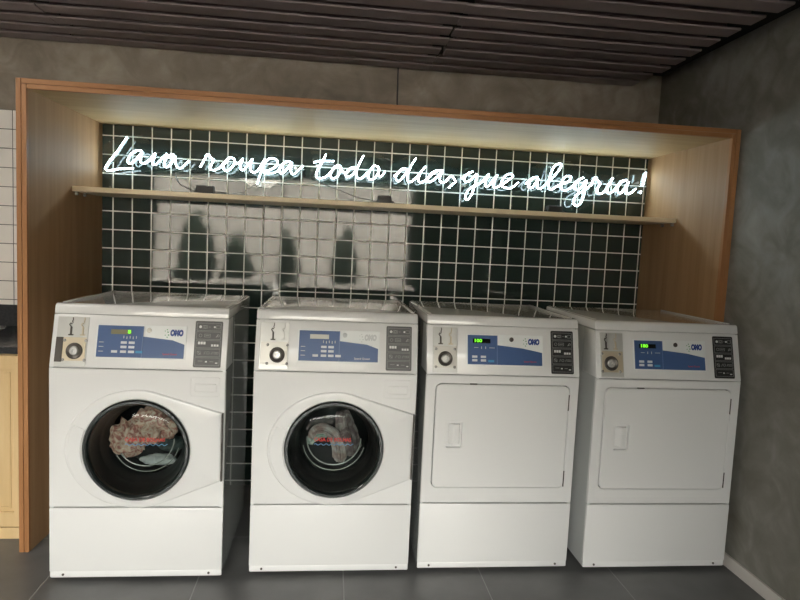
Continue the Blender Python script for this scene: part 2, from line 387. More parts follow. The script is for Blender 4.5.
# ------------------------------------------------------------------ neon writing
STR = [[(0.092,1.914),(0.052,1.85),(0.017,1.801),(-0.013,1.755),(-0.015,1.742),(0.002,1.735),(0.048,1.746),(0.088,1.751),(0.124,1.755)],[(0.169,1.847),(0.143,1.848),(0.113,1.828),(0.096,1.795),(0.103,1.778),(0.123,1.787),(0.149,1.814),(0.169,1.841),(0.159,1.81),(0.164,1.786),(0.184,1.785),(0.21,1.807),(0.235,1.838),(0.225,1.803),(0.225,1.782),(0.241,1.783),(0.271,1.816),(0.296,1.841)],[(0.332,1.836),(0.312,1.835),(0.286,1.807),(0.282,1.778),(0.297,1.771),(0.317,1.793),(0.337,1.831),(0.34,1.8),(0.349,1.774),(0.369,1.77),(0.395,1.795),(0.41,1.809)],[(0.467,1.781),(0.493,1.83),(0.5,1.846),(0.513,1.847),(0.521,1.834),(0.537,1.822),(0.524,1.795),(0.52,1.779),(0.527,1.77),(0.546,1.77),(0.572,1.787),(0.597,1.818),(0.62,1.839),(0.644,1.834),(0.647,1.813),(0.629,1.785),(0.609,1.768),(0.59,1.778),(0.592,1.804),(0.607,1.826)],[(0.647,1.818),(0.665,1.809),(0.691,1.839),(0.679,1.804),(0.682,1.78),(0.7,1.782),(0.723,1.817),(0.741,1.84),(0.729,1.802),(0.735,1.776),(0.751,1.769),(0.772,1.783),(0.807,1.844)],[(0.807,1.844),(0.788,1.773),(0.768,1.708)],[(0.792,1.806),(0.818,1.839),(0.844,1.851),(0.871,1.84),(0.872,1.816),(0.846,1.793),(0.814,1.78),(0.798,1.774),(0.825,1.77),(0.862,1.775),(0.886,1.795),(0.909,1.829),(0.941,1.839),(0.914,1.834),(0.888,1.806),(0.886,1.782),(0.9,1.772),(0.926,1.798),(0.951,1.834),(0.947,1.809),(0.948,1.78),(0.964,1.773),(0.99,1.799),(1.011,1.819)],[(1.133,1.888),(1.113,1.846),(1.092,1.807),(1.083,1.774),(1.094,1.759),(1.121,1.761),(1.148,1.778),(1.168,1.806),(1.189,1.829),(1.211,1.831),(1.217,1.812),(1.202,1.779),(1.178,1.761),(1.161,1.774),(1.166,1.801)],[(1.067,1.841),(1.102,1.851),(1.139,1.853),(1.177,1.855)],[(1.217,1.809),(1.245,1.797),(1.271,1.823),(1.298,1.828),(1.271,1.823),(1.248,1.8),(1.246,1.779),(1.262,1.774),(1.289,1.797),(1.307,1.825)],[(1.337,1.895),(1.309,1.831),(1.303,1.793),(1.312,1.769),(1.334,1.773),(1.36,1.801),(1.381,1.824),(1.397,1.842),(1.419,1.838),(1.426,1.816),(1.405,1.777),(1.381,1.767),(1.366,1.786),(1.376,1.813)],[(1.415,1.799),(1.438,1.787),(1.459,1.815)],[(1.51,1.794),(1.537,1.817),(1.552,1.835),(1.58,1.836),(1.553,1.832),(1.526,1.806),(1.522,1.778),(1.539,1.768),(1.565,1.797),(1.589,1.834)],[(1.628,1.899),(1.602,1.854),(1.585,1.804),(1.589,1.771),(1.606,1.767),(1.633,1.79),(1.649,1.81),(1.683,1.856),(1.657,1.819),(1.647,1.78),(1.662,1.767),(1.695,1.788),(1.721,1.823),(1.749,1.838),(1.782,1.84),(1.749,1.835),(1.711,1.805),(1.698,1.783),(1.712,1.773),(1.745,1.796),(1.78,1.834),(1.767,1.803),(1.774,1.776),(1.797,1.777),(1.818,1.803),(1.835,1.814)],[(1.835,1.814),(1.856,1.784),(1.843,1.769),(1.821,1.746)],[(1.89,1.802),(1.914,1.823),(1.953,1.844),(1.925,1.832),(1.906,1.806),(1.916,1.784),(1.944,1.797),(1.974,1.832),(1.973,1.798),(1.964,1.754),(1.954,1.72),(1.933,1.688),(1.918,1.698),(1.925,1.729),(1.952,1.758),(1.985,1.774),(2.013,1.795),(2.045,1.836),(2.028,1.791),(2.032,1.768),(2.049,1.772),(2.07,1.804),(2.094,1.833),(2.076,1.793),(2.077,1.765),(2.095,1.765),(2.123,1.782),(2.157,1.806),(2.184,1.83),(2.169,1.844),(2.143,1.833),(2.122,1.801),(2.124,1.776),(2.148,1.765),(2.177,1.765),(2.218,1.799)],[(2.262,1.793),(2.284,1.816),(2.301,1.83),(2.33,1.836),(2.301,1.826),(2.281,1.794),(2.287,1.773),(2.304,1.778),(2.333,1.825),(2.328,1.796),(2.337,1.773),(2.357,1.776),(2.39,1.811),(2.434,1.859),(2.463,1.905),(2.45,1.918),(2.419,1.897),(2.4,1.84),(2.396,1.789),(2.41,1.77),(2.439,1.786),(2.467,1.801),(2.502,1.815),(2.524,1.836),(2.517,1.852),(2.488,1.845),(2.47,1.81),(2.47,1.782),(2.487,1.769),(2.511,1.776),(2.544,1.803)],[(2.544,1.803),(2.566,1.83),(2.6,1.849),(2.566,1.827),(2.551,1.798),(2.561,1.776),(2.587,1.788),(2.616,1.835),(2.611,1.79),(2.608,1.75),(2.593,1.704),(2.568,1.685),(2.551,1.707),(2.566,1.748),(2.612,1.778),(2.651,1.815),(2.658,1.843),(2.672,1.855),(2.682,1.839),(2.701,1.82),(2.688,1.794),(2.687,1.77),(2.703,1.761),(2.726,1.773),(2.748,1.803),(2.774,1.856),(2.758,1.826),(2.746,1.792),(2.756,1.769),(2.78,1.779),(2.807,1.812),(2.829,1.842),(2.859,1.848),(2.829,1.836),(2.808,1.804),(2.81,1.778),(2.829,1.773),(2.856,1.809),(2.872,1.839),(2.859,1.804),(2.864,1.771),(2.889,1.777),(2.917,1.804)],[(2.969,1.898),(2.957,1.823)],[(2.95,1.794),(2.944,1.777)]]
NY = -.08
def hull_strip(idx, pad):
    """outline hugging a run of strokes: column-wise top and bottom"""
    P = [p for i in idx for p in STR[i]]
    x0, x1 = min(p[0] for p in P)-pad, max(p[0] for p in P)+pad
    n = max(6, int((x1-x0)/.09)); top = []; bot = []
    for k in range(n+1):
        x = x0+(x1-x0)*k/n; near = [p for p in P if abs(p[0]-x) < .10] or P
        top.append((x, max(p[1] for p in near)+pad)); bot.append((x, min(p[1] for p in near)-pad))
    return bot+top[::-1]
def adaptor(x, y, w, label, size=(.05, .042)):
    t = thing('power_adaptor', label, 'power adaptor', (x, y, SZ), 'neon power adaptors on the shelf')
    MB().box(-w/2, w/2, -size[0]/2, size[0]/2, .0005, size[1], .004).build('housing', M['cord'], t)
    for e in (-1, 1): MB().cyl((e*w/2, 0, .015), (e*(w/2+.016), 0, .013), .0055, r2=.003).build('strain_relief', M['cord'], t)
    return t
SIGNS = [((0, 1, 2, 3, 4, 5, 6), 'Lava roupa', 'white neon writing "Lava roupa", leftmost of the lit words', [['L', (0,)], ['a', (1, 2)], ['r', (3, 4, 5, 6)]]),
         ((7, 8, 9, 10, 11, 12, 13, 14), 'todo dia,', 'white neon writing "todo dia," in the middle of the lit words', [['t', (7, 8, 9, 10, 11)], ['d', (12, 13)], [',', (14,)]]),
         ((15, 16, 17, 18, 19), 'que alegria!', 'white neon writing "que alegria!", rightmost of the lit words', [['q', (15,)], ['a', (16, 17)], ['!', (18, 19)]])]
for idx, txt, lab, words in SIGNS:
    P = [p for i in idx for p in STR[i]]; cx = sum(p[0] for p in P)/len(P); cz = min(p[1] for p in P)
    t = thing('neon_sign', lab, 'neon sign', (cx, NY, cz), 'neon words on the green tiles')
    hp = [(x-cx, z-cz) for x, z in hull_strip(idx, .016)]
    MB().prism(hp, 'y', .010, .0145).build('clear_backing', M['acry'], t, label='clear acrylic backing sheet')
    for w, ids in words:
        s = MB()
        for i in ids:
            pts = spline([(p[0]-cx, 0, p[1]-cz) for p in STR[i]], 5)
            rr = .0052 if i == 18 else .0033
            s.tube(pts, rr, 8)
        s.build('neon_tube', M['neon'], t, 60)
    xs = sorted(p[0]-cx for p in P); zt = max(p[1]-cz for p in P)
    for fx in (xs[0]+.02, xs[-1]-.04):
        hz = sorted((p for p in hull_strip(idx, .0)), key=lambda p: abs(p[0]-cx-fx))[:2]
        zz = sum(q[1] for q in hz)/2-cz
        MB().cyl((fx, .0145, zz), (fx, .071, zz), .006).cyl((fx, .006, zz), (fx, .010, zz), .008).build('standoff', M['chrome'], t)
adaptor(.535, -.27, .085, 'black power adaptor on the shelf under "Lava roupa"')
adaptor(1.447, -.27, .070, 'black power adaptor on the shelf under "todo dia"')
adaptor(2.385, -.22, .080, 'black power adaptor on the shelf under "alegria"')
def cord(pts, r, label, grp='thin neon cables'):
    P = [Vector(p) for p in pts]; c = P[0].copy()
    o = MB().tube(spline([tuple(p-c) for p in P], 8), r, 6).build('neon_cable', M['cord'], None, 60, loc=c)
    tag(o, label, 'cable', grp)
cord([(.34, -.08, 1.735), (.36, -.14, 1.715), (.40, -.22, 1.672), (.465, -.27, 1.645), (.4755, -.27, 1.639)], .0025, 'thin black cable dropping from "Lava" to the left adaptor')
cord([(.596, -.27, 1.638), (.63, -.26, 1.6405), (.66, -.25, 1.634), (.72, -.22, 1.6290), (.80, -.16, 1.6290)], .0028, 'black cable trailing right across the shelf from the left adaptor')
cord([(.80, -.08, 1.735), (.76, -.10, 1.70), (.70, -.15, 1.655), (.66, -.215, 1.641)], .0018, 'thin black cable under "roupa" falling to the shelf')
cord([(1.10, -.08, 1.735), (1.20, -.13, 1.70), (1.30, -.20, 1.660), (1.394, -.27, 1.638)], .0022, 'thin black cable dropping from "todo" to the middle adaptor')
cord([(1.04, -.12, 1.6285), (1.12, -.18, 1.634), (1.20, -.22, 1.6285), (1.31, -.25, 1.6285), (1.385, -.29, 1.632)], .0018, 'thin black cable lying on the shelf left of the middle adaptor')
cord([(2.443, -.22, 1.638), (2.47, -.19, 1.633), (2.55, -.12, 1.6285), (2.64, -.09, 1.6285)], .0022, 'thin black cable lying on the shelf by the right adaptor')
o = MB().tube(spline([(0, 0, 0), (.003, -.001, -.18), (.006, 0, -.372)], 6), .004, 8).build('hanging_cable', M['cord'], None, 60, loc=(1.513, -.0045, 2.40))
tag(o, 'black power cord hanging from the slats down the cement wall', 'cord')

# ------------------------------------------------------------------ machines
W, HS, HP, D = .6745, .3123, .8777, .68
SL = .0621/.2358; KK = math.sqrt(1+SL*SL)
CON = Matrix.Translation((0, 0, HP)) @ Matrix.Rotation(-math.atan(SL), 4, 'X') @ Matrix.Diagonal((1, 1, KK, 1)) @ Matrix.Translation((0, 0, -HP))
def console(mb):
    mb.bm.transform(CON); return mb
def chassis(t, T):
    L = lambda mb: (mb.bm.transform(T), mb)[1]
    prof = [(.004, .022), (.004, HP), (.0535, 1.083), (D, 1.083), (D, .022)]
    s = MB().prism(prof, 'x', .001, .014).prism(prof, 'x', W-.014, W-.001).box(.014, W-.014, D-.014, D, .022, 1.083).box(.014, W-.014, .02, D-.014, .022, .034)
    L(s).build('cabinet', M['side'], t)
    s = MB()   # lower front panel with its folded bottom lip
    s.box(0, W, -.001, .018, .046, HS-.0025, .0035).box(.002, W-.002, .0015, .018, .019, .0475, .004)
    kp = L(s).build('lower_front_panel', M['white'], t, 35)
    for sx in (.052, .622):
        q = MB().cyl((sx, -.0015, .033), (sx, .004, .033), .0048).cyl((sx, -.0022, .033), (sx, 0, .033), .0022)
        L(q).build('screw', M['darkm'], kp)
    s = MB().prism([(-.0005, HP+.002), (SL*.205-.0005, 1.083), (.16, 1.083), (.16, HP+.002)], 'x', 0, W, .004)
    L(s).build('console', M['white'], t, 35)
    s = MB().prism([(.0505, 1.0848), (.690, 1.0848), (.690, 1.120), (.680, 1.1255), (.074, 1.1255), (.0655, 1.1235), (.0600, 1.1190), (.0575, 1.112)], 'x', .0003, W-.0003, .0045)
    s.box(.012, .024, .10, .685, 1.1245, 1.1275, .001).box(W-.024, W-.012, .10, .685, 1.1245, 1.1275, .001)
    L(s).build('lid', M['lid'], t, 30)
    for x, y in ((.06, .06), (W-.06, .06), (.06, D-.06), (W-.06, D-.06)):
        q = MB().cyl((x, y, .0), (x, y, .008), .022).cyl((x, y, .006), (x, y, .024), .008)
        L(q).build('foot', M['rubber'], t)
def controls(t, T, k):
    L = lambda mb: (console(mb).bm.transform(T), mb)[1]
    cx0, cx1 = k['coin']; kc = k['knob']
    # coin slot column
    s = MB().box(cx0, cx1, -.0035, 0, .885, 1.073, .001)
    cm = L(s).build('coin_panel', M['lightplate'], t, label='pale metal coin slot panel')
    s = MB().box(cx0+.006, cx1-.004, -.0065, -.0035, .905, .994, .001)
    L(s).build('coin_return_plate', M[k['plate']], cm)
    if k['side_plate']:
        L(MB().box(cx0+.002, cx0+.028, -.010, -.0035, .900, .994, .001)).build('bracket', M['darkm'], cm)
    s = MB().lathe_y(kc, .942, [(.031, -.0066), (.031, -.011), (.027, -.013), (.018, -.010), (.0175, -.0066)], 32, close=True)
    L(s).build('coin_ring', M['darkm'], cm, 40)
    s = MB().lathe_y(kc, .942, [(.0175, -.0066), (.0175, -.012), (.013, -.016), (.006, -.016), (.0055, -.0125), (.0001, -.0125)], 28)
    L(s).build('coin_button', M['chrome'], cm, 40)
    for dx, dz in ((-.040, .038), (.040, .038), (-.040, -.036), (.040, -.036)):
        L(MB().lathe_y(kc+dx, .944+dz, [(.006, -.0066), (.005, -.009), (.0001, -.0098)], 14)).build('screw', M['chrome'], cm, 60)
    for j, (dx, mm) in enumerate(((-.020, 'darkm'), (.024, k['slot2']))):
        x = kc+dx
        s = MB().box(x-.0035, x+.0035, -.0075, -.0035, 1.003, 1.034, .001).box(x-.010, x+.010, -.006, -.0035, 1.001, 1.006, .001)
        s.tube([(x+.0015*q, -.006, z) for q, z in ((0, 1.034), (-3, 1.038), (-5, 1.043), (-3, 1.048), (1, 1.046))], .0022, 6)
        s.tube([(x+.003, -.005, 1.070), (x+.004, -.005, 1.062), (x+.001, -.005, 1.055), (x+.004, -.005, 1.050)], .0018, 6)
        L(s).build('coin_slot', M[mm], cm)
    # printed facia
    bx0, bx1, rx1 = k['bx0'], k['bx1'], k['rx1']
    fa = L(MB().box(bx0-.006, rx1+.006, -.0030, 0, .916, 1.049, .001)).build('facia', M['panelwhite'], t, label='pale and blue printed facia')
    L(MB().prism([(bx1, .9225), (rx1, .9225), (rx1, .977), (bx1+.115, .993), (bx1, 1.0045)], 'y', -.0040, -.0030)).build('blue_band', M['blue'], fa)
    s = MB().box(bx0, bx1, -.0060, -.0030, .9225, 1.044, .0012); s.cur = 1; s.box(bx1-.0015, bx1+.0015, -.0066, -.0030, .9225, 1.044); s.cur = 2; kx = bx0
    if k['keys'] == 'washer':
        ind = [(.100+.012*i, 1.000-.002*(i % 2)) for i in range(5)]
        for z in (.979, .962, .944): s.box(kx+.008, kx+.026, -.0066, -.0058, z-.0012, z+.0012)
    else:
        ind = [(.060, .992), (.078, .992)]
        s.box(kx+.028, kx+.046, -.0066, -.0058, .991, .993).box(kx+.094, kx+.118, -.0066, -.0058, .991, .993)
    for x, z in ind: s.box(kx+x-.0015, kx+x+.0015, -.0066, -.0058, z-.005, z+.005)
    md = L(s).build('display_module', [M['blue'], M['bluedark'], M['paleink']], fa, label='blue display module with keys')
    dx0, dx1 = k['disp']
    L(MB().box(dx0, dx1, -.0068, -.0060, 1.011, 1.029, .0003)).build('display', M[k['dmat']], md)
    if k['digits']:
        L(MB().text(k['digits'], .0195, k['dpos'], 1.020, -.0074, .0004, sx=1.25, bold=.0006)).build('display_digits', M['ledg'], md)
    s = MB(); sb = MB(); n = k['keys']
    kx = bx0
    if n == 'washer':
        kk = [(.102, .979), (.132, .979), (.102, .962), (.132, .962), (.068, .944), (.102, .944), (.132, .944)]; blue = (.162, .944)
        ind = [(.100+.012*i, 1.000-.002*(i % 2)) for i in range(5)]
    else:
        kk = [(.030, .954), (.068, .954), (.030, .939), (.068, .939)]; blue = (.102, .937)
        ind = [(.060, .992), (.078, .992)]
    if n == 'washer' and k.get('key4'): kk.append(blue)
    else: sb.box(kx+blue[0]-.013, kx+blue[0]+.013, -.0078, -.0058, blue[1]-.0045, blue[1]+.0045, .0008)
    for x, z in kk: L(MB().box(kx+x-.0115, kx+x+.0115, -.0078, -.0058, z-.0048, z+.0048, .0008)).build('key', M['key'], md)
    if not (n == 'washer' and k.get('key4')): L(sb).build('start_key', M['keyb'], md)
    # key lock / badge
    s = MB().lathe_y(k['dial'], 1.029, [(.0095, -.003), (.0095, -.0055), (.006, -.007), (.0001, -.007)], 20)
    L(s).build('round_badge', M[k['dialmat']], fa, 40, label='small round badge')
    # OMO logo with its dots
    lx = k['omo']
    q = L(MB().text('OMO', .0310, lx+.003, 1.0205, -.0036, .0005, sx=.66, bold=.0024, shear=.1)).build('omo_lettering', M[k['logomat']], fa)
    s = MB()
    for a, b, r in ((-.044, 1.034, .0022), (-.041, 1.024, .0026), (-.043, 1.004, .0022), (-.052, 1.028, .0018), (-.051, 1.012, .0018), (-.038, 1.013, .0026)):
        s.cyl((lx+a+.010, -.0042, b), (lx+a+.010, -.0028, b), r, 10)
    L(s).build('logo_dots', M['greend' if k['logomat'] == 'navy' else 'paleink'], q)
    L(MB().text('Speed Queen', .0098 if k['brandmat'] == 'red' else .0115, k['brand'], .9385 if k['brandmat'] == 'red' else .9355, -.0044, .0003, sx=1.05)).build('brand_lettering', M[k['brandmat']], fa)
    # instruction sticker: five rows of pictograms
    ix0, ix1 = k['inst']; z0, z1 = .891, 1.072
    s = MB(); s.prism(rrect(ix0, ix1, z0, z1, .005, 3), 'y', -.0022, 0); s.cur = 1; w = MB(); w.cur = 2; rh = (z1-z0-.012)/5
    for r in range(5):
        a, b = z0+.006+rh*r+.0018, z0+.006+rh*(r+1)-.0018
        x0, x1 = ix0+.006, ix1-.006
        for q in ((x0, x1, a, a+.0012), (x0, x1, b-.0012, b), (x0, x0+.0012, a, b), (x1-.0012, x1, a, b)):
            s.box(q[0], q[1], -.0030, -.0020, q[2], q[3])
        zc = (a+b)/2; n = 4
        row = 4-r
        def ring(x, rr, th=.0014): s.lathe_y(x, zc, [(rr, -.0020), (rr, -.0032), (rr-th, -.0032), (rr-th, -.0020)], 14, close=True)
        def frame(x, hw, hh, th=.0013):
            for q in ((x-hw, x+hw, zc-hh, zc-hh+th), (x-hw, x+hw, zc+hh-th, zc+hh), (x-hw, x-hw+th, zc-hh, zc+hh), (x+hw-th, x+hw, zc-hh, zc+hh)):
                s.box(q[0], q[1], -.0032, -.0020, q[2], q[3])
        wd = x1-x0
        if row == 0:
            w.cyl((x0+.014, -.0034, zc), (x0+.014, -.0020, zc), .0055, 14); frame(x0+.032, .009, .006); ring(x0+.032, .005)
            s.box(x0+.046, x0+.054, -.0032, -.0020, zc-.0008, zc+.0008); w.cyl((x1-.026, -.0034, zc), (x1-.026, -.0020, zc), .004, 12); frame(x1-.012, .008, .0065)
        elif row == 1:
            ring(x0+.016, .0065); frame(x0+wd*.45, .012, .0065); s.box(x0+wd*.45-.008, x0+wd*.45+.008, -.0032, -.0020, zc-.001, zc+.001)
            s.prism([(x1-.020, zc-.006), (x1-.012, zc+.006), (x1-.009, zc+.005), (x1-.016, zc-.006)], 'y', -.0032, -.0020); ring(x1-.010, .005)
        elif row == 2:
            for i in range(3): w.box(x0+.008+.0105*i, x0+.0165+.0105*i, -.0034, -.0020, zc-.001, zc+.0095)
            for i in range(3): w.box(x1-.036+.0105*i, x1-.028+.0105*i, -.0034, -.0020, zc-.0085, zc+.000)
        elif row == 3:
            ring(x0+.014, .0075); s.prism([(x0+.006, zc+.006), (x0+.008, zc+.007), (x0+.022, zc-.006), (x0+.020, zc-.007)], 'y', -.0032, -.0020)
            s.prism([(x0+wd*.34, zc-.006), (x0+wd*.40, zc+.006), (x0+wd*.42, zc+.006), (x0+wd*.36, zc-.006)], 'y', -.0032, -.0020); ring(x0+wd*.52, .006)
            s.prism([(x0+wd*.64, zc-.006), (x0+wd*.70, zc+.006), (x0+wd*.72, zc+.006), (x0+wd*.66, zc-.006)], 'y', -.0032, -.0020); ring(x1-.019, .005); ring(x1-.010, .005)
        else:
            s.box(x0+.012, x0+.030, -.0032, -.0020, zc+.001, zc+.0028); w.box(x0+wd*.42, x0+wd*.50, -.0034, -.0020, zc-.003, zc+.002)
            s.box(x0+wd*.6, x0+wd*.76, -.0032, -.0020, zc-.001, zc+.001); w.box(x1-.016, x1-.007, -.0034, -.0020, zc-.007, zc-.003)
    s.cur = 2; me = bpy.data.meshes.new('t'); w.bm.to_mesh(me); s.bm.from_mesh(me); bpy.data.meshes.remove(me); w.bm.free()
    L(s).build('instruction_sticker', [M[k['instmat']], M['labline'], M['labwhite']], t, label='dark sticker with washing pictograms')

def cloth(mb, c, size, seed, amp=.30, freq=9, shape=None, sub=5, ridge=True):
    b = bmesh.new(); bmesh.ops.create_icosphere(b, subdivisions=sub, radius=1)
    for v in b.verts:
        d = v.co.normalized(); p = Vector((d.x*size[0], d.y*size[1], d.z*size[2]))
        q = p*freq*3+Vector((seed, seed*1.7, -seed))
        n = noise.noise(q)*.6+noise.noise(q*2.1)*.35
        if ridge: n = (1-abs(noise.noise(q*.8))*2.4)*.5+noise.noise(q*2)*.30
        k = 1+amp*n
        if shape: k *= shape(d)
        v.co = Vector(c)+p*k
    return mb.add(b)

def washer(ix, mx, my, label, k):
    t = thing('washing_machine', label, 'washing machine', (mx+W/2, my+D/2, 0), 'front-loading washing machines')
    T = Matrix.Translation((-W/2, -D/2, 0)); L = lambda mb: (mb.bm.transform(T), mb)[1]
    chassis(t, T); controls(t, T, k)
    C = (.338, .556)
    circ = lambda r, n=96: [(C[0]+r*math.cos(2*PI*i/n), C[1]+r*math.sin(2*PI*i/n)) for i in range(n)]
    s = MB(); plate(s, [(0, HS+.0025), (W, HS+.0025), (W, HP-.0015), (0, HP-.0015)], circ(.198), C, 0, .018, .003)
    fp = L(s).build('front_panel', M['white'], t, 35)
    # soap latch outline in the upper right corner
    q = MB(); plate(q, rrect(.536, .652, .772, .852, .006, 3), rrect(.539, .649, .775, .849, .005, 3), (.594, .812), -.0030, .001, 0, 16)
    plate(q, rrect(.551, .638, .789, .825, .005, 3), rrect(.555, .634, .793, .821, .004, 3), (.594, .807), -.0045, .001, 0, 16)
    L(q).build('embossed_frame', M['white'], fp)
    # door
    pts = []
    for i in range(120):
        a = 2*PI*i/120; ca, sa = math.cos(a), math.sin(a)
        pts.append((C[0]+(.243 if ca > 0 else .276)*ca, C[1]+.241*sa))
    pts += [(.664, .709), (.664, .428)]
    pts = sorted(set(pts)); lo = []; up = []
    cr = lambda o, a, b: (a[0]-o[0])*(b[1]-o[1])-(a[1]-o[1])*(b[0]-o[0])
    for p in pts:
        while len(lo) > 1 and cr(lo[-2], lo[-1], p) <= 0: lo.pop()
        lo.append(p)
    for p in reversed(pts):
        while len(up) > 1 and cr(up[-2], up[-1], p) <= 0: up.pop()
        up.append(p)
    hull = lo[:-1]+up[:-1]
    s = MB(); A = angles(C, [[(.664, .709), (.664, .428)]], 144)
    o = star(hull, C, A); h = star(circ(.206), C, A); Y = lambda P, y: [(x, y, z) for x, z in P]
    s.rings([Y(o, -.0012), Y(o, -.010), Y(inset(o, C, .004), -.0155), Y(inset(o, C, .012), -.0175), Y(inset(h, C, -.016), -.0175), Y(inset(h, C, -.004), -.0195), Y(h, -.017), Y(h, -.0012)], close=True)
    dr = L(s).build('door', M['white'], t, 30)
    # grip on the left of the door, between two cut lines
    zt, zb = .648, .461; aa = [PI-math.asin((zt-C[1])/.24)+(math.asin((zt-C[1])/.24)+math.asin((C[1]-zb)/.24))*i/24 for i in range(25)]
    oo = inset(star(hull, C, aa), C, .010); hh = inset(star(circ(.206), C, aa), C, -.004)
    s = MB(); b = bmesh.new()
    R = [[b.verts.new((x, y, z)) for x, z in P] for P, y in ((oo, -.0150), (inset(oo, C, .004), -.0215), (inset(hh, C, -.003), -.0235), (hh, -.0150))]
    for a, c in zip(R, R[1:]+R[:1]):
        for i in range(24): b.faces.new((a[i], a[i+1], c[i+1], c[i]))
    b.faces.new([r[0] for r in R]); b.faces.new([r[-1] for r in R][::-1]); bmesh.ops.recalc_face_normals(b, faces=b.faces[:]); s.add(b)
    L(s).build('door_handle', M['white'], dr, 30)
    s = MB().box(.6640, .6700, -.0170, -.0012, .428, .709, .001)
    for i in range(3): s.cyl((.667, -.0172, .44+.117*i), (.667, -.0172, .472+.117*i), .0035, 10)
    L(s).build('door_hinge', M['darkm'], dr, label='dark hinge strip')
    s = MB().lathe_y(*C, [(.2055, -.004), (.2055, -.024), (.200, -.030), (.191, -.030), (.185, -.024), (.183, -.006)], 96, close=True)
    L(s).build('door_bezel', M['blackgloss'], dr, 40, label='black bezel round the porthole')
    s = MB().lathe_y(*C, [(.1845, -.018), (.160, -.030), (.11, -.038), (.06, -.041), (.0001, -.042)], 80)
    gl = L(s).build('door_glass', M['glass'], dr, 60, label='bulging clear porthole')
    ink = MB().text('CASA DE BOLHAS', .0215, C[0]+k['ink'], C[1]+.052, -.0470, .0003, sx=.88, bold=.0003)
    L(ink).build('red_lettering', M['redink'], gl)
    wv = []; q0 = C[0]+k['ink']
    for i in range(49):
        x = -.075+.16*i/48; wv.append((q0+x, -.0465, C[1]+.032+.0032*math.sin(i*.95)))
    L(MB().tube(wv, .0014, 6)).build('blue_wave', M['blueink'], gl)
    s = MB().lathe_y(*C, [(.1845, -.006), (.181, .03), (.168, .055), (.165, .060), (.163, .075), (.160, .080), (.156, .095), (.153, .10), (.150, .128)], 80)
    L(s).build('gasket', M['rubber'], t, 50, label='dark rubber door gasket')
    s = MB(); s.tube([(C[0]+.116*math.cos(math.radians(a)), .098, C[1]+.010+.116*math.sin(math.radians(a))) for a in range(175, 362, 6)], .0028, 8)
    s.tube([(C[0]+.135*math.cos(math.radians(a)), .112, C[1]+.135*math.sin(math.radians(a))) for a in range(190, 352, 6)], .0018, 8)
    L(s).build('steel_rim', M['chrome'], t, 60)
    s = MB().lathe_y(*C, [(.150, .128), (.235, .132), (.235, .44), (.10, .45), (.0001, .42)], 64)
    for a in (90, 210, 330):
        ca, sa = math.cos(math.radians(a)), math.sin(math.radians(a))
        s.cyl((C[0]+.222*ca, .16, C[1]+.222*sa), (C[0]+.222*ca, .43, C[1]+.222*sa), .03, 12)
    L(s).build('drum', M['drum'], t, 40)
    return t
KW = dict(coin=(.018, .135), knob=.091, plate='brass', side_plate=True, slot2='brass', bx0=.172, bx1=.344, rx1=.506, disp=(.222, .300), dmat='lcd', digits='', dpos=0, keys='washer',
          dial=.366, dialmat='steel', omo=.470, logomat='navy', brand=.452, brandmat='red', inst=(.544, .652), instmat='greylab', ink=.040)
MX = [.1035, .8842, 1.5994, 2.3457]; MY = [-1.0308, -1.0041, -.9902, -1.0015]
k1 = dict(KW, digits='8', dpos=.292)
washer(0, MX[0], MY[0], 'white front-loading washer at the far left, with a pink bundle in its drum', k1)
k2 = dict(KW, plate='steel', side_plate=False, slot2='lightplate', dmat='lcdpale', logomat='paleink', brand=.440, brandmat='whiteink', dialmat='paleink', key4=True, bx0=.178, inst=(.540, .648), ink=-.008)
washer(1, MX[1], MY[1], 'white front-loading washer second from left, rose and mauve clothes tumbling in its drum', k2)

def dryer(mx, my, label, k):
    t = thing('tumble_dryer', label, 'tumble dryer', (mx+W/2, my+D/2, 0), 'white tumble dryers')
    T = Matrix.Translation((-W/2, -D/2, 0)); L = lambda mb: (mb.bm.transform(T), mb)[1]
    chassis(t, T); controls(t, T, k)
    x0, x1, z0, z1 = .043, .634, .382, .840; C = ((x0+x1)/2, (z0+z1)/2)
    s = MB(); plate(s, [(0, HS+.0025), (W, HS+.0025), (W, HP-.0015), (0, HP-.0015)], rrect(x0, x1, z0, z1, .026), C, 0, .018, .003, 48)
    L(s).build('front_panel', M['white'], t, 35)
    s = MB().box(x0-.004, x1+.004, .0182, .0195, z0-.004, z1+.004); L(s).build('door_seal', M['seam'], t)
    hx0, hx1, hz0, hz1 = .098, .166, .560, .674; H = ((hx0+hx1)/2, (hz0+hz1)/2); g = .0030
    s = MB(); plate(s, rrect(x0+g, x1-g, z0+g, z1-g, .023), rrect(hx0, hx1, hz0, hz1, .006, 3), H, -.0035, .016, .0025, 48)
    dr = L(s).build('door', M['white'], t, 35)
    s = MB().box(hx0-.003, hx1+.003, .0160, .0180, hz0-.003, hz1+.003)
    s.prism([(hx0+.012, .016), (hx0+.034, -.0015), (hx1-.012, .000), (hx1-.004, .016)], 'z', hz0+.014, hz1-.012, .002)
    plate(s, rrect(hx0-.005, hx1+.005, hz0-.005, hz1+.005, .008, 3), rrect(hx0, hx1, hz0, hz1, .006, 3), H, -.0050, -.003, 0, 24)
    L(s).build('door_handle', M['white'], dr, 30)
    for z in (.425, .765): L(MB().cyl((x1-.0015, -.002, z-.035), (x1-.0015, -.002, z+.035), .0028, 10)).build('door_hinge', M['darkm'], dr, label='dark slim hinge')
    L(MB().box(.190, .222, -.0032, .004, z1-.0035, z1+.0015, .001)).build('door_catch', M['darkm'], t, label='small dark catch')
    return t
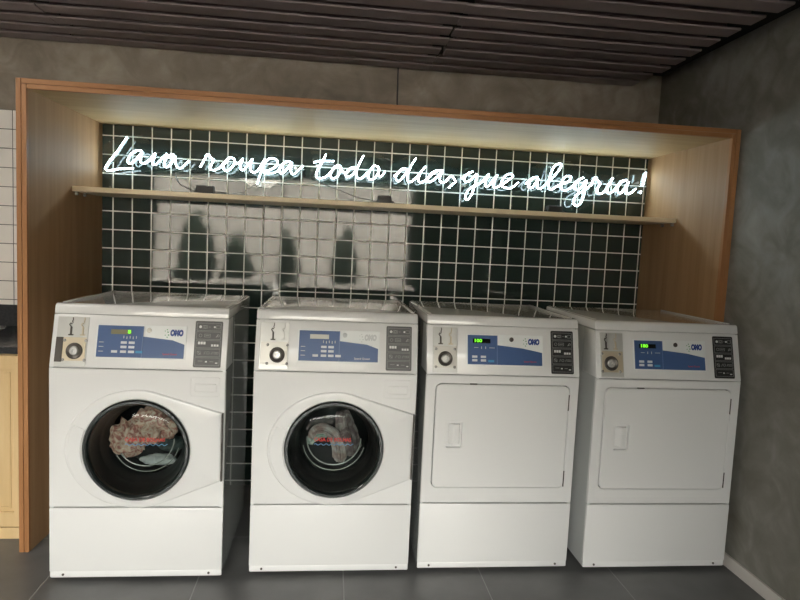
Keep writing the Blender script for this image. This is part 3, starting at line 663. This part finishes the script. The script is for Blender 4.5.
KD = dict(KW, coin=(.025, .132), knob=.079, plate='steel', side_plate=False, bx0=.177, bx1=.306, disp=(.199, .276), dmat='lcdoff', digits='100', dpos=.221, keys='dryer', dial=.370, dialmat='darkm',
          omo=.466, brand=.452, brandmat='red', inst=(.547, .648), instmat='blacklab')
dryer(MX[2], MY[2], 'white tumble dryer third from left, green digits glowing, between a washer and the other dryer', KD)
dryer(MX[3], MY[3], 'white tumble dryer at the far right beside the cement wall', dict(KD, knob=.066, coin=(.020, .125), plate='brass', inst=(.549, .645), digits='180', slot2='brass'))

# laundry in the drums (each garment its own thing)
def fab(name, c1, c2, c3, sc):
    m = mat(name, c1, .85); nt = m.node_tree; b = nt.nodes['Principled BSDF']; L = nt.links.new
    tc = N(nt, 'ShaderNodeTexCoord'); v = N(nt, 'ShaderNodeTexNoise'); v.inputs['Scale'].default_value = sc; v.inputs['Detail'].default_value = 4; v.inputs['Distortion'].default_value = 2
    cr = N(nt, 'ShaderNodeValToRGB'); e = cr.color_ramp.elements; e[0].position = .38; e[0].color = (*c1, 1); e[1].position = .62; e[1].color = (*c3, 1); q = e.new(.5); q.color = (*c2, 1)
    L(tc.outputs['Object'], v.inputs['Vector']); L(v.outputs['Fac'], cr.inputs[0]); L(cr.outputs[0], b.inputs['Base Color']); return m
F_pink = fab('pink_beige_print', (.42, .16, .14), (.62, .38, .30), (.72, .56, .46), 34)
F_dark = fab('dark_green_cloth', (.03, .045, .045), (.05, .07, .065), (.07, .09, .085), 20)
F_pale = fab('pale_grey_cloth', (.50, .50, .52), (.58, .57, .58), (.66, .66, .66), 15)
F_mauve = fab('mauve_grey_cloth', (.14, .10, .10), (.22, .16, .16), (.32, .28, .27), 14)
F_rose = fab('rose_grey_cloth', (.38, .26, .24), (.50, .40, .38), (.60, .54, .52), 14)
F_grn = fab('pale_green_cloth', (.34, .44, .38), (.50, .56, .50), (.62, .62, .58), 12)
def garment(mxi, c, size, seed, material, label, **kw):
    base = Vector((MX[mxi]+.338, MY[mxi], .556))+Vector((c[0], c[1], c[2]))
    mb = MB(); cloth(mb, (0, 0, 0), size, seed, **kw)
    for extra in kw.pop('more', []): pass
    o = mb.build('garment', material, None, 75, loc=base); tag(o, label, 'garment', 'laundry in the drums'); return o
# washer 1
def two_lobes():
    mb = MB(); cloth(mb, (-.056, 0, -.022), (.064, .035, .070), 3.1, .55, 11); cloth(mb, (.045, .005, .030), (.074, .04, .066), 8.4, .55, 11)
    o = mb.build('garment', F_pink, None, 75, loc=(MX[0]+.338-.016, MY[0]+.125, .556+.030)); tag(o, 'crumpled pink and beige printed garment in the leftmost washer', 'garment', 'laundry in the drums')
two_lobes()
garment(0, (.082, .185, -.035), (.055, .03, .036), 5.5, F_dark, 'dark green cloth at the right of the leftmost drum', amp=.2)
garment(0, (.040, .16, -.100), (.070, .03, .022), 9.5, F_pale, 'pale grey cloth at the bottom of the leftmost drum', amp=.3)
# washer 2
def swath(path, rads, seed, material, label, flat=.55):
    P = spline(path, 7); n = len(P); m = 28; loops = []
    for i, p in enumerate(P):
        t = (P[min(i+1, n-1)]-P[max(i-1, 0)]).normalized(); a = t.cross(Vector((0, 1, 0))).normalized(); c = a.cross(t)
        f = i/(n-1)*(len(rads)-1); j = min(int(f), len(rads)-2); r = rads[j]*(1-(f-j))+rads[j+1]*(f-j)
        loops.append([p+a*r*math.cos(2*PI*q/m)*(1+.28*noise.noise(Vector((q*.9, i*.12, seed)))) + c*r*flat*math.sin(2*PI*q/m)*(1+.35*math.sin(q*2.6+seed+i*.05)) for q in range(m)])
    base = P[0].copy(); loops = [[v-base for v in lp] for lp in loops]
    o = MB().rings(loops, close=False, cap0=True, cap1=True).build('garment', material, None, 75, loc=base); tag(o, label, 'garment', 'laundry in the drums')
B2 = Vector((MX[1]+.338, MY[1], .556))
def pp(L): return [tuple(B2+Vector(q)) for q in L]
swath(pp([(-.098, .135, .000), (-.085, .13, .035), (-.045, .13, .045), (-.005, .135, .020), (.018, .14, -.030), (.030, .15, -.085), (.028, .16, -.11)]), [.016, .019, .021, .024, .026, .030, .02], 2.0, F_rose, 'rose grey garment curling across the drum of the second washer')
swath(pp([(-.104, .15, -.030), (-.095, .145, -.005), (-.06, .145, .015), (-.03, .15, .005)]), [.012, .020, .018, .008], 4.0, F_grn, 'pale green cloth at the left of the second drum')
swath(pp([(.035, .17, .115), (.045, .17, .06), (.062, .17, .0), (.075, .175, -.05), (.07, .18, -.09)]), [.026, .040, .048, .044, .02], 7.0, F_mauve, 'mauve grey garment hanging at the right of the second drum')

# ------------------------------------------------------------------ kitchenette at the left edge
CX0, CX1 = -1.40, -.131
t = thing('worktop', 'black granite worktop under the white tiles at the left edge', 'worktop', ((CX0+CX1)/2, -.33, .855))
MB().box((CX0-CX1)/2, (CX1-CX0)/2-.002, -.33, .3205, -.0, .030, .002).build('slab', M['granite'], t)
MB().box((CX0-CX1)/2, (CX1-CX0)/2-.002, .302, .3205, .030, .145, .001).build('upstand', M['granite'], t)
t = thing('kitchen_cabinet', 'birch base cabinet under the black worktop, left of the surround', 'cabinet', ((CX0+CX1)/2, -.33, 0))
hw = (CX1-CX0)/2-.004
MB().box(-hw, hw, -.30, .32, .0, .855).build('carcass', M['birch'], t)
MB().box(-hw, hw, -.322, -.30, .0, .052, .001).build('plinth', M['birch'], t)
for j in range(3):
    a = hw-.014-.415*(j+1)+.006; b = hw-.014-.415*j; C = ((a+b)/2, .45)
    s = MB(); plate(s, rrect(a, b, .056, .846, .002, 2), rrect(a+.060, b-.060, .125, .785, .002, 2), C, -.322, -.3005, .0015, 24)
    s.box(a+.058, b-.058, -.312, -.3005, .122, .788)
    plate(s, rrect(a+.075, b-.075, .14, .77, .002, 2), rrect(a+.085, b-.085, .15, .76, .002, 2), C, -.316, -.311, .001, 24)
    d = s.build('door', M['birch'], t, 35)
t = thing('sink', 'steel sink rim set into the black worktop at the left edge', 'sink', (-.76, -.20, .885))
s = MB(); plate(s, rrect(-.22, .245, -.17, .15, .05, 6), rrect(-.205, .23, -.155, .135, .045, 6), (0, 0), 0, .004, .001, 48)
s.bm.transform(Matrix.Rotation(-PI/2, 4, 'X')); s.bm.transform(Matrix.Translation((0, 0, .0045)))
s.build('sink_rim', M['chrome'], t, 40)
s = MB().box(-.205, .23, -.135, .155, .0002, .0010); s.build('sink_bowl', M['steel'], t)

# ------------------------------------------------------------------ outside the window (seen mirrored in the tiles)
o = MB().box(-14, 16, -22, YB-.16, -.12, 0).build('pavement', M['pave'], kind='structure')
o = MB().box(-9, 14, -18.3, -18, 0, 4.4).build('opposite_facade', M['facade'], kind='structure')
def shrub(x, y, h, r, label):
    t = thing('potted_conifer', label, 'potted plant', (x, y, 0), 'potted conifers outside the window')
    MB().lathe_y(0, 0, [(.0001, 0), (.13, 0), (.17, .34), (.15, .34), (.14, .30), (.0001, .30)], 24, mtx=Matrix.Rotation(PI/2, 4, 'X')).build('planter', M['pot'], t, 40)
    b = bmesh.new(); bmesh.ops.create_icosphere(b, subdivisions=5, radius=1)
    for v in b.verts:
        d = v.co.normalized(); zz = (d.z+1)/2; rad = r*(math.sin(PI*min(1, zz*1.0))**.5)*(1-.55*zz)
        n = 1+.35*noise.noise(d*6+Vector((x, 0, 0)))+.2*noise.noise(d*18)
        xy = Vector((d.x, d.y)); xy = xy.normalized() if xy.length > 1e-6 else xy
        v.co = Vector((xy.x*rad*n, xy.y*rad*n, .3+(h-.3)*zz))
    m = MB(); m.add(b); m.build('foliage', M['leaf'], t, 60)
shrub(-1.20, -7.75, 1.90, .40, 'tallest and widest potted conifer, leftmost seen from inside the window')
shrub(-.48, -7.85, 1.50, .34, 'shortest potted conifer, beside the tallest one outside the window')
shrub(.42, -7.75, 1.68, .24, 'slimmest potted conifer, in the middle outside the window')
shrub(1.43, -7.75, 1.72, .32, 'potted conifer outside the window nearest the right wall')

# ------------------------------------------------------------------ added fill lamp, out of view above the left
for lx, ly, lab in LAMPS:
    t = thing('added_fill_lamp', lab, 'ceiling lamp', (lx, ly, 2.385), 'added fill lamps')
    s = MB(); plate(s, rrect(-.31, .31, -.31, .31, .01, 2), rrect(-.29, .29, -.29, .29, .005, 2), (0, 0), 0, .05, 0, 16)
    s.bm.transform(Matrix.Rotation(PI/2, 4, 'X')); s.bm.transform(Matrix.Translation((0, 0, .03)))
    s.build('lamp_frame', M['lampbody'], t)
    MB().box(-.289, .289, -.289, .289, .0, .012).build('diffuser', M['lampwhite'], t)
    MB().cyl((0, 0, .012), (0, 0, .083), .01).build('hanger', M['lampbody'], t)

# ------------------------------------------------------------------ daylight
w = bpy.data.worlds.new('sky'); SC.world = w; w.use_nodes = True
bg = w.node_tree.nodes['Background']; bg.inputs[0].default_value = (*SKYC, 1); bg.inputs[1].default_value = SKY
l = bpy.data.lights.new('window_portal', 'AREA'); l.shape = 'RECTANGLE'; l.size = WX1-WX0; l.size_y = WZ1-WZ0
l.cycles.is_portal = True
o = bpy.data.objects.new('window_portal', l); COL.objects.link(o); o.location = ((WX0+WX1)/2, YB-.02, (WZ0+WZ1)/2); o.rotation_euler = (PI/2, 0, 0)

# ------------------------------------------------------------------ camera
cam = bpy.data.cameras.new('camera'); co = bpy.data.objects.new('camera', cam); COL.objects.link(co)
r = Vector((0.99301105, -0.10854727, 0.04633087)); u = Vector((-0.03629295, 0.09269183, 0.99503319)); fw = Vector((0.11230263, 0.98976043, -0.08810451))
mw = Matrix(((r.x, u.x, -fw.x, 1.1808), (r.y, u.y, -fw.y, -3.5567), (r.z, u.z, -fw.z, 1.4165), (0, 0, 0, 1)))
co.matrix_world = mw; cam.sensor_width = 36; cam.lens = 622.892/800*36; cam.clip_start = .05; cam.clip_end = 100
SC.camera = co
v = SC.view_settings; v.view_transform = 'Standard'; v.look = 'None'; v.gamma = 1; v.use_curve_mapping = False; v.exposure = EXPO
